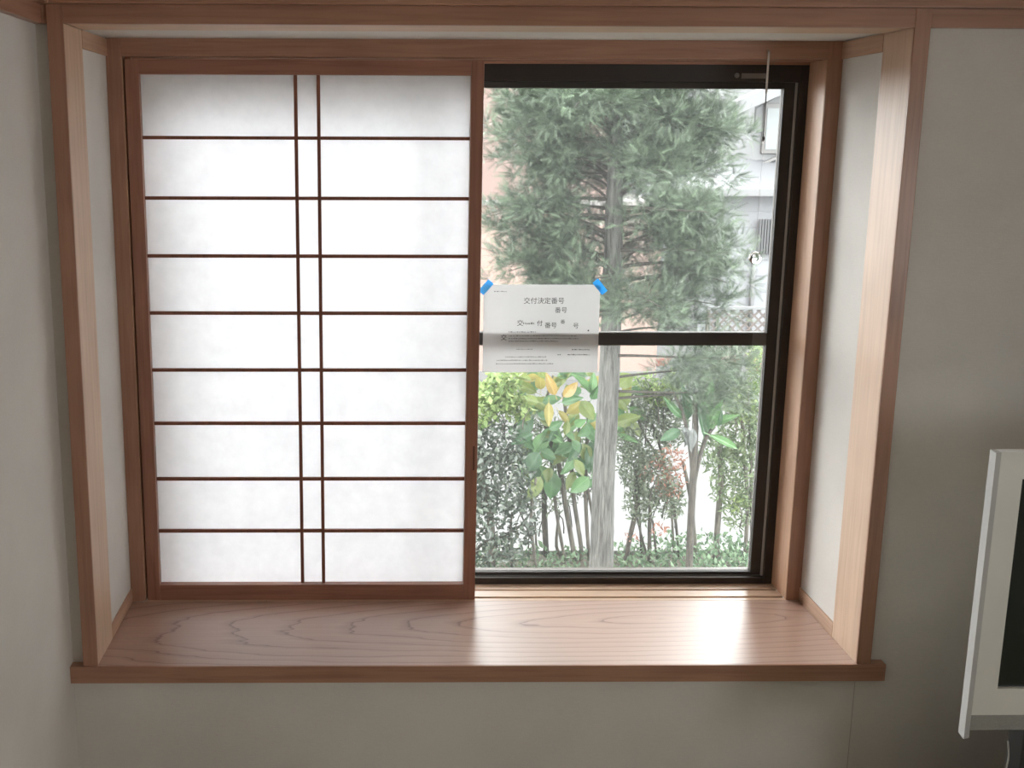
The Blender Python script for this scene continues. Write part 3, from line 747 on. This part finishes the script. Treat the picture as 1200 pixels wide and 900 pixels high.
# ---- generic small-leaved shrubs
LT = leaf_template(0.55); LTN = leaf_template(0.32)
def blob_pts(blobs, n, Y, dy):
    """scatter in pixel-measured ellipses placed at depth Y +- dy"""
    P = []
    tot = sum(b[2]*b[3] for b in blobs)
    for (cx, cy, rx, ry) in blobs:
        for _ in range(int(n*rx*ry/tot)+1):
            a = rng.uniform(0, 2*math.pi); q = math.sqrt(rng.uniform(0, 1))
            P.append(at(cx+rx*q*math.cos(a), cy+ry*q*math.sin(a), Y+rng.normal()*dy*0.6))
    return P
def small_shrub(name, base_px, Y, label, blobs, n, lmat, size, stems, tmpl=LT, dy=0.12, group=None, smat=TWIG, up=0.3, extra=None):
    b = at(base_px, 660, Y)
    t = thing(name, Vector((b.x, Y, ZG)), label, 'shrub', group)
    P = blob_pts(blobs, n, Y, dy)
    d = rng.normal(size=(len(P), 3))+np.array([0, 0, up])
    cloud('foliage', P, d, rng.uniform(size*0.6, size*1.25, len(P)), rng.uniform(0, 1, len(P)), tmpl, lmat, t, flat=0.3)
    if extra:
        eb, en, em, es = extra
        P = blob_pts(eb, en, Y, dy); d = rng.normal(size=(len(P), 3))+np.array([0, 0, up])
        cloud('coloured_foliage', P, d, rng.uniform(es*0.6, es*1.25, len(P)), rng.uniform(0, 1, len(P)), tmpl, em, t, flat=0.3)
    for px, wd, mt in stems: stem(t, px, wd, Y, mt or smat)
    for k in range(max(6, len(P)//120)):         # fine twigs inside the foliage
        q = P[rng.integers(len(P))]; a = math.radians(rng.uniform(40, 140)); l = rng.uniform(0.10, 0.24)
        tube('twig', [q, q+Vector((math.cos(a)*l*0.6, rng.uniform(-.04, .04), -l*0.5)), q+Vector((math.cos(a)*l*0.7, rng.uniform(-.04, .04), -l))], [0.0015, 0.003, 0.004], smat, t, 5, 2)
    return t
DG = leaf_mat('glossy_dark_leaves', (0.09, 0.12, 0.095), (0.24, 0.30, 0.22), 0.2, 0.3, 0.5)
LG = leaf_mat('fresh_light_leaves', (0.28, 0.46, 0.13), (0.70, 0.88, 0.34), 0.45)
MG = leaf_mat('mid_green_leaves', (0.18, 0.27, 0.13), (0.48, 0.62, 0.32), 0.4)
GG = leaf_mat('grey_green_leaves', (0.20, 0.26, 0.17), (0.52, 0.60, 0.42), 0.4)
RD = leaf_mat('reddish_leaves', (0.70, 0.28, 0.19), (0.95, 0.50, 0.36), 0.4)
small_shrub('glossy_shrub', 575, 3.0, 'dark glossy leaved shrub with pale green tips beside the paper screen',
    [(585, 520, 30, 30), (568, 560, 22, 40), (600, 560, 24, 40), (578, 610, 26, 34), (572, 650, 22, 22), (606, 640, 16, 24), (540, 560, 30, 80), (620, 600, 14, 30)], 2700, DG, 0.040,
    [([(560, 520), (565, 565), (574, 600), (577, 672)], 9, PALE), ([(612, 615), (590, 628), (562, 640), (545, 672)], 4, None), ([(628, 560), (622, 610), (630, 672)], 4, PALE), ([(600, 600), (597, 640), (602, 672)], 3, None)],
    LT, 0.12, extra=([(585, 462, 26, 22), (568, 478, 18, 24), (606, 480, 16, 16), (590, 446, 20, 10)], 900, LG, 0.042))
small_shrub('nandina_shrub', 765, 3.15, 'shrub with reddish leaf tips and thin stems right of the conifer trunk',
    [(765, 560, 26, 34), (745, 545, 20, 30), (785, 585, 18, 22), (750, 590, 18, 24), (735, 520, 14, 24)], 2480, GG, 0.034,
    [([(762, 575), (761, 620), (760, 672)], 5, None), ([(744, 545), (746, 590), (738, 630), (731, 672)], 6.5, None), ([(745, 600), (755, 640), (764, 672)], 3, None), ([(765, 610), (768, 640), (772, 672)], 3, None)],
    LTN, 0.10, extra=([(785, 540, 20, 16), (790, 565, 12, 18), (780, 575, 14, 10), (772, 620, 9, 7), (768, 555, 18, 14), (740, 632, 8, 5)], 475, RD, 0.030))
small_shrub('hedge_shrub', 850, 3.2, 'airy pale green shrub on thin trunks at the right edge of the window',
    [(850, 470, 34, 28), (870, 510, 26, 36), (845, 530, 26, 26), (880, 560, 16, 34), (850, 570, 18, 22), (865, 600, 18, 20), (890, 480, 14, 60)], 3520, MG, 0.036,
    [([(842, 520), (845, 560), (842, 600), (838, 655)], 7, PALE), ([(868, 470), (872, 530), (876, 590), (873, 650)], 5, PALE), ([(878, 480), (880, 560), (881, 655)], 3.5, PALE), ([(893, 480), (888, 560), (892, 655)], 5, PALE), ([(800, 540), (810, 590), (816, 655)], 5, PALE)],
    LTN, 0.10, None, PALE, extra=([(872, 470, 22, 24), (840, 445, 20, 16), (888, 430, 12, 30), (866, 590, 14, 8)], 720, LG, 0.040))
small_shrub('hedge_shrub', 765, 3.25, 'bright leafy shrub in the gap between conifer trunk and the big arching leaves',
    [(760, 470, 26, 24), (785, 480, 24, 24), (745, 500, 18, 24), (785, 510, 20, 16)], 1840, GG, 0.036,
    [([(762, 490), (775, 530), (790, 600), (796, 655)], 3.5, None), ([(752, 500), (748, 560), (752, 655)], 3, None), ([(740, 470), (755, 510), (782, 560), (790, 655)], 3, PALE)],
    LTN, 0.08, extra=([(755, 452, 18, 14), (775, 465, 20, 14), (790, 450, 14, 14)], 600, LG, 0.040))
small_shrub('hedge_shrub', 640, 3.27, 'thin grey green shrub behind the big drooping leaves',
    [(640, 520, 40, 40), (620, 490, 24, 30), (690, 540, 26, 40), (650, 580, 34, 22), (612, 560, 18, 30)], 2080, GG, 0.034,
    [([(637, 560), (638, 610), (640, 668)], 7.5, None), ([(626, 600), (629, 668)], 3, PALE), ([(605, 590), (622, 630), (628, 668)], 2.5, None), ([(655, 600), (652, 640), (660, 668)], 4, PALE)], LTN, 0.07)

# ---- tall plant with broad arching leaves on a straight stem
PY = 2.75
pl = thing('arching_leaf_plant', Vector((at(806, 690, PY).x, PY, ZG)), 'plant with a straight grey stem and broad arching leaves near the right of the window', 'plant')
stem(pl, [(815, 460), (814, 510), (812, 560), (809, 620), (806, 690)], [6, 8, 9, 9, 9], PY, TWIG)
stem(pl, [(790, 462), (800, 485), (808, 520), (812, 560)], [3, 4, 5, 6], PY, TWIG, False, 'side_stem')
stem(pl, [(838, 500), (828, 512), (819, 540), (812, 575)], [3, 5, 5, 5], PY, TWIG, False, 'side_stem')
for (bx, by), (tx, ty), wd, k in (((800, 490), (778, 466), 9, 'g'), ((826, 512), (818, 470), 13, 'd'), ((832, 498), (866, 486), 10, 'l'), ((828, 505), (846, 470), 12, 'l'), ((797, 504), (774, 516), 12, 'd'),
        ((832, 510), (866, 526), 5, 'l'), ((826, 500), (834, 458), 14, 'l'), ((806, 492), (800, 450), 14, 'd'), ((842, 500), (846, 480), 7, 'd'), ((822, 480), (836, 446), 14, 'l')):
    put_leaf(pl, at(bx, by, PY+rl.uniform(-.05, .05)), at(tx, ty, PY-rl.uniform(0, .08)), wd/256, k, Vector((rl.uniform(-.3, .3), -1, rl.uniform(0.1, .6))))
BL['w'] = blade('leaf_withered', (0.12, 0.135, 0.125), (0.20, 0.215, 0.205), 0.15)
for (bx, by), (tx, ty), wd in (((800, 500), (812, 530), 12), ((812, 502), (810, 528), 11), ((806, 504), (803, 524), 9)):
    put_leaf(pl, at(bx, by, PY-0.03), at(tx, ty, PY-0.06), wd/256, 'w', Vector((rl.uniform(-.4, .4), -1, 0.2)), 'withered_leaf')

# ---- ground cover
P = []
for _ in range(6500):
    x = rng.uniform(-0.2, 2.2); y = rng.uniform(2.55, 3.3)
    hgt = 0.15*(0.35+0.65*math.exp(-((x-1.45)/0.35)**2))
    if x < 1.0 and rng.random() < 0.35: continue
    P.append((x, y, ZG+rng.uniform(0.0, hgt)))
gc = cloud('ground_cover', P, rng.normal(size=(len(P), 3))+np.array([0, 0, 0.9]), rng.uniform(0.02, 0.042, len(P)), rng.uniform(0, 1, len(P)), LT, leaf_mat('ground_cover_leaves', (0.16, 0.28, 0.16), (0.42, 0.62, 0.36), 0.3), None, flat=0.3)
tag(gc, 'low green ground cover spread over the garden bed', 'ground cover')

# ---- across the street
def slab(name, x0, x1, y0, y1, Y, dep, mat, parent, bev=0.0):
    """box whose front face spans the measured window corners at depth Y"""
    a = at(x0, y1, Y); b = at(x1, y0, Y)
    return box(name, min(a.x, b.x), max(a.x, b.x), Y, Y+dep, a.z, b.z, mat, parent, bev)
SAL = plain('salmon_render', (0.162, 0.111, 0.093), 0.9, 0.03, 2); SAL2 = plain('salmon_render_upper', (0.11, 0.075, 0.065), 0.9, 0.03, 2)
YS = 13.5
a0 = at(300, 443, YS); a1 = at(768, 443, YS)
sb = thing('salmon_building', Vector(((a0.x+a1.x)/2, YS, ZS)), 'salmon pink rendered building behind the conifer', 'building')
zb = at(560, 240, YS).z
box('lower_wall', a0.x, a1.x, YS, YS+6, ZS+0.12, zb, SAL, sb)
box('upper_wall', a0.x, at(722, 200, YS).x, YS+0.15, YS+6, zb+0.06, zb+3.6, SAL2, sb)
box('belt_course', a0.x-0.03, a1.x+0.04, YS-0.05, YS+6, zb, zb+0.06, plain('belt_pale', (0.136, 0.124, 0.118), 0.8), sb)
box('plinth', a0.x, a1.x+0.01, YS-0.04, YS+6, ZS, ZS+0.12, plain('plinth_grey', (0.099, 0.096, 0.093), 0.9), sb)
box('roof', a0.x-0.3, at(700, 200, YS).x+0.3, YS-0.2, YS+6.3, zb+3.6, zb+3.8, plain('roof_grey', (0.25, 0.25, 0.25), 0.8), sb)

WHT = plain('white_siding', (0.107, 0.109, 0.111), 0.8, 0.02, 3); WHG = plain('light_grey_siding', (0.151, 0.155, 0.163), 0.8, 0.02, 3)
ROOFW = plain('pale_metal_roof', (0.069, 0.071, 0.076), 0.5, 0.03, 3); FRG = plain('window_frame_grey', (0.062, 0.059, 0.056), 0.5); PNE = plain('house_pane', (0.093, 0.105, 0.105), 0.4)
DKP = plain('house_dark_pane', (0.031, 0.031, 0.033), 0.5)
YH = 17.5
g0, g1 = at(822, 300, YH).x, at(1160, 300, YH).x
ze = at(880, 226, YH).z
hs = thing('white_house', Vector(((g0+g1)/2, YH, ZS)), 'white two storey house with a pale roof across the street', 'house')
box('lower_wall', g0, g1, YH, YH+5, ZS, ze-0.02, WHG, hs)
# siding boards across the lower wall
for k in range(9):
    zz = ze-0.30-k*0.28
    box('siding_board', g0-0.005, g1, YH-0.015, YH+0.001, zz-0.012, zz+0.245, WHG, hs, 0.004)
box('gutter', g0-0.4, g1, YH-0.55, YH-0.43, ze-0.04, ze+0.10, WHT, hs, 0.02)
# lean-to roof rising to the upper storey
yr0, yr1 = YH-0.5, YH+1.6
zr = at(905, 186, yr1).z
prism('roof', [(yr0, ze+0.08), (yr1, zr), (yr1, zr-0.10), (yr0, ze-0.02)], 'x', g0-0.35, g1, ROOFW, hs)
a, b = at(868, 206, yr1-0.3), at(960, 163, yr1-0.3)
prism('ridge_flashing', [(a.x, a.z), (b.x, b.z), (b.x, b.z+0.05), (a.x, a.z+0.05)], 'y', yr1-0.3, yr1-0.2, FRG, hs)
yu = YH+1.5
ux0 = at(883, 150, yu).x
zt = at(905, 122, yu).z
box('upper_wall', ux0, g1, yu, YH+5, ze, zt+0.6, WHT, hs)
uw = slab('window', 892, 940, 121, 180, yu-0.06, 0.08, FRG, hs, 0.01)
slab('pane', 896.5, 914, 127, 175, yu-0.075, 0.02, PNE, uw); slab('pane', 917, 936, 127, 175, yu-0.075, 0.02, PNE, uw)
for k, (x0, x1) in enumerate(((880, 950),)):
    a = at(866, 133, yu-0.6); b = at(960, 92, yu-0.6)
    prism('gable_verge', [(a.x, a.z), (b.x, b.z), (b.x, b.z+0.28), (a.x, a.z+0.22)], 'y', yu-0.6, yu+0.0, WHT, hs)
    prism('gable_wall', [(ux0+0.02, zt-0.5), (b.x, zt-0.5), (b.x, b.z), (ux0+0.02, at(883, 126, yu-0.6).z)], 'y', yu-0.02, yu+0.3, WHT, hs)
lw = slab('window', 889, 925, 258, 297, YH-0.06, 0.05, plain('grey_pane', (0.062, 0.062, 0.066), 0.5), hs, 0.005)  # plain grey pane behind the bars
for k in range(9): slab('window_bar', 890+k*3.2, 890.7+k*3.2, 257, 298, YH-0.14, 0.03, DKP, lw)
lw2 = slab('window', 810, 829, 268, 294, YH-0.05, 0.05, DKP, hs, 0.005)
slab('pane', 811, 818, 270, 292, YH-0.06, 0.02, PNE, lw2)
dp = at(845, 300, YH-0.08); tube('downpipe', [(dp.x, YH-0.08, ZS), (dp.x, YH-0.08, ze)], 0.035, WHT, hs, 8, 1)
dp = at(884, 300, YH-0.08); tube('downpipe', [(dp.x, YH-0.08, ZS), (dp.x, YH-0.08, at(884, 302, YH).z)], 0.04, WHT, hs, 8, 1)
# house further back, left of the white one
YB = 23.5
hb0, hb1 = at(790, 170, YB).x, at(886, 170, YB).x
h2 = thing('rear_house', Vector(((hb0+hb1)/2, YB, ZS)), 'pale house with a dark roof edge further back behind the conifer', 'house')
zr2 = at(876, 172, YB).z
box('wall', hb0, hb1-0.2, YB, YB+5, ZS, zr2, plain('cream_siding', (0.15, 0.144, 0.138), 0.9, 0.02, 3), h2)
pa_, pb_ = at(862, 156, YB-0.4), at(878, 173, YB-0.4)
prism('roof', [(pa_.x, pa_.z), (pb_.x, pb_.z), (pb_.x, pb_.z+0.10), (pa_.x, pa_.z+0.10)], 'y', YB-0.45, YB+0.3, plain('dark_roof_edge', (0.045, 0.043, 0.041), 0.7), h2)
slab('eave', 866, 880, 171, 177, YB-0.3, 0.6, plain('eave_brown', (0.05, 0.046, 0.043), 0.8), h2)
box('sky_block', at(690, 100, YB+1).x, at(852, 100, YB+1).x, YB+1, YB+5, ZS, at(700, 40, YB+1).z, plain('sky_block_pale', (0.115, 0.118, 0.12), 0.9, 0.03, 2), h2)  # added block that hides the bright sky behind the crown
w2 = slab('window', 824, 838, 174, 202, YB-0.06, 0.05, FRG, h2, 0.01); slab('pane', 826, 836, 177, 200, YB-0.08, 0.02, PNE, w2)

# lattice fence, planters
YL = 15.2
lf = thing('lattice_fence', Vector((at(864, 390, YL).x, YL, ZS)), 'brown diagonal lattice fence with a white cap in front of the white house', 'fence')
LAT = plain('lattice_brown', (0.072, 0.058, 0.052), 0.8)
lx0, lx1 = at(830, 376, YL).x, at(897, 376, YL).x; lz0, lz1 = ZS+0.02, at(864, 363, YL).z
box('cap_rail', lx0-0.03, lx1+0.05, YL-0.03, YL+0.05, lz1, lz1+0.05, WHT, lf, 0.005)
box('post', lx1, lx1+0.05, YL-0.02, YL+0.04, ZS, lz1, WHT, lf, 0.003); box('post', lx0-0.03, lx0+0.02, YL-0.02, YL+0.04, ZS, lz1, LAT, lf, 0.003)
hh, ww = lz1-lz0, lx1-lx0; stp = 0.135; t_ = 0.042
for s in (1, -1):
    c = -hh
    while c < ww:
        x0_, x1_ = c, c+hh; z0_, z1_ = 0.0, hh
        if x0_ < 0: z0_ = -x0_; x0_ = 0
        if x1_ > ww: z1_ -= x1_-ww; x1_ = ww
        if x1_-x0_ > 0.05:
            if s == 1: A_, B2 = (lx0+x0_, lz0+z0_), (lx0+x1_, lz0+z1_)
            else: A_, B2 = (lx1-x0_, lz0+z0_), (lx1-x1_, lz0+z1_)
            prism('slat', [(A_[0]-t_/2, A_[1]), (A_[0]+t_/2, A_[1]), (B2[0]+t_/2, B2[1]), (B2[0]-t_/2, B2[1])], 'y', YL+(0 if s == 1 else 0.012), YL+0.012+(0 if s == 1 else 0.012), LAT, lf)
        c += stp
TER = plain('terracotta', (0.165, 0.056, 0.041), 0.8)
def planter(x0, x1, y1, hpx, Y, label):
    a = at(x0, y1, Y); b = at(x1, y1, Y); h = hpx*(Y+2.5)/1348
    t = thing('planter', Vector(((a.x+b.x)/2, Y, ZS)), label, 'planter', 'terracotta planters across the street')
    prism('pot', [(a.x+0.03, ZS), (b.x-0.03, ZS), (b.x, ZS+h), (a.x, ZS+h)], 'y', Y-0.1, Y+0.12, TER, t)
    box('rim', a.x-0.015, b.x+0.015, Y-0.115, Y+0.135, ZS+h-0.04, ZS+h, TER, t, 0.006)
    box('soil', a.x+0.03, b.x-0.03, Y-0.08, Y+0.10, ZS+h-0.03, ZS+h+0.004, plain('soil', (0.12, 0.09, 0.07), 0.95), t)
planter(842, 862, 424, 10, 14.6, 'long terracotta planter box across the street below the lattice fence')
planter(880, 890, 432, 15, 14.2, 'tall terracotta pot across the street at the right edge of the glass')
planter(766, 783, 424, 9, 14.6, 'terracotta planter box across the street seen through the low conifer limbs')
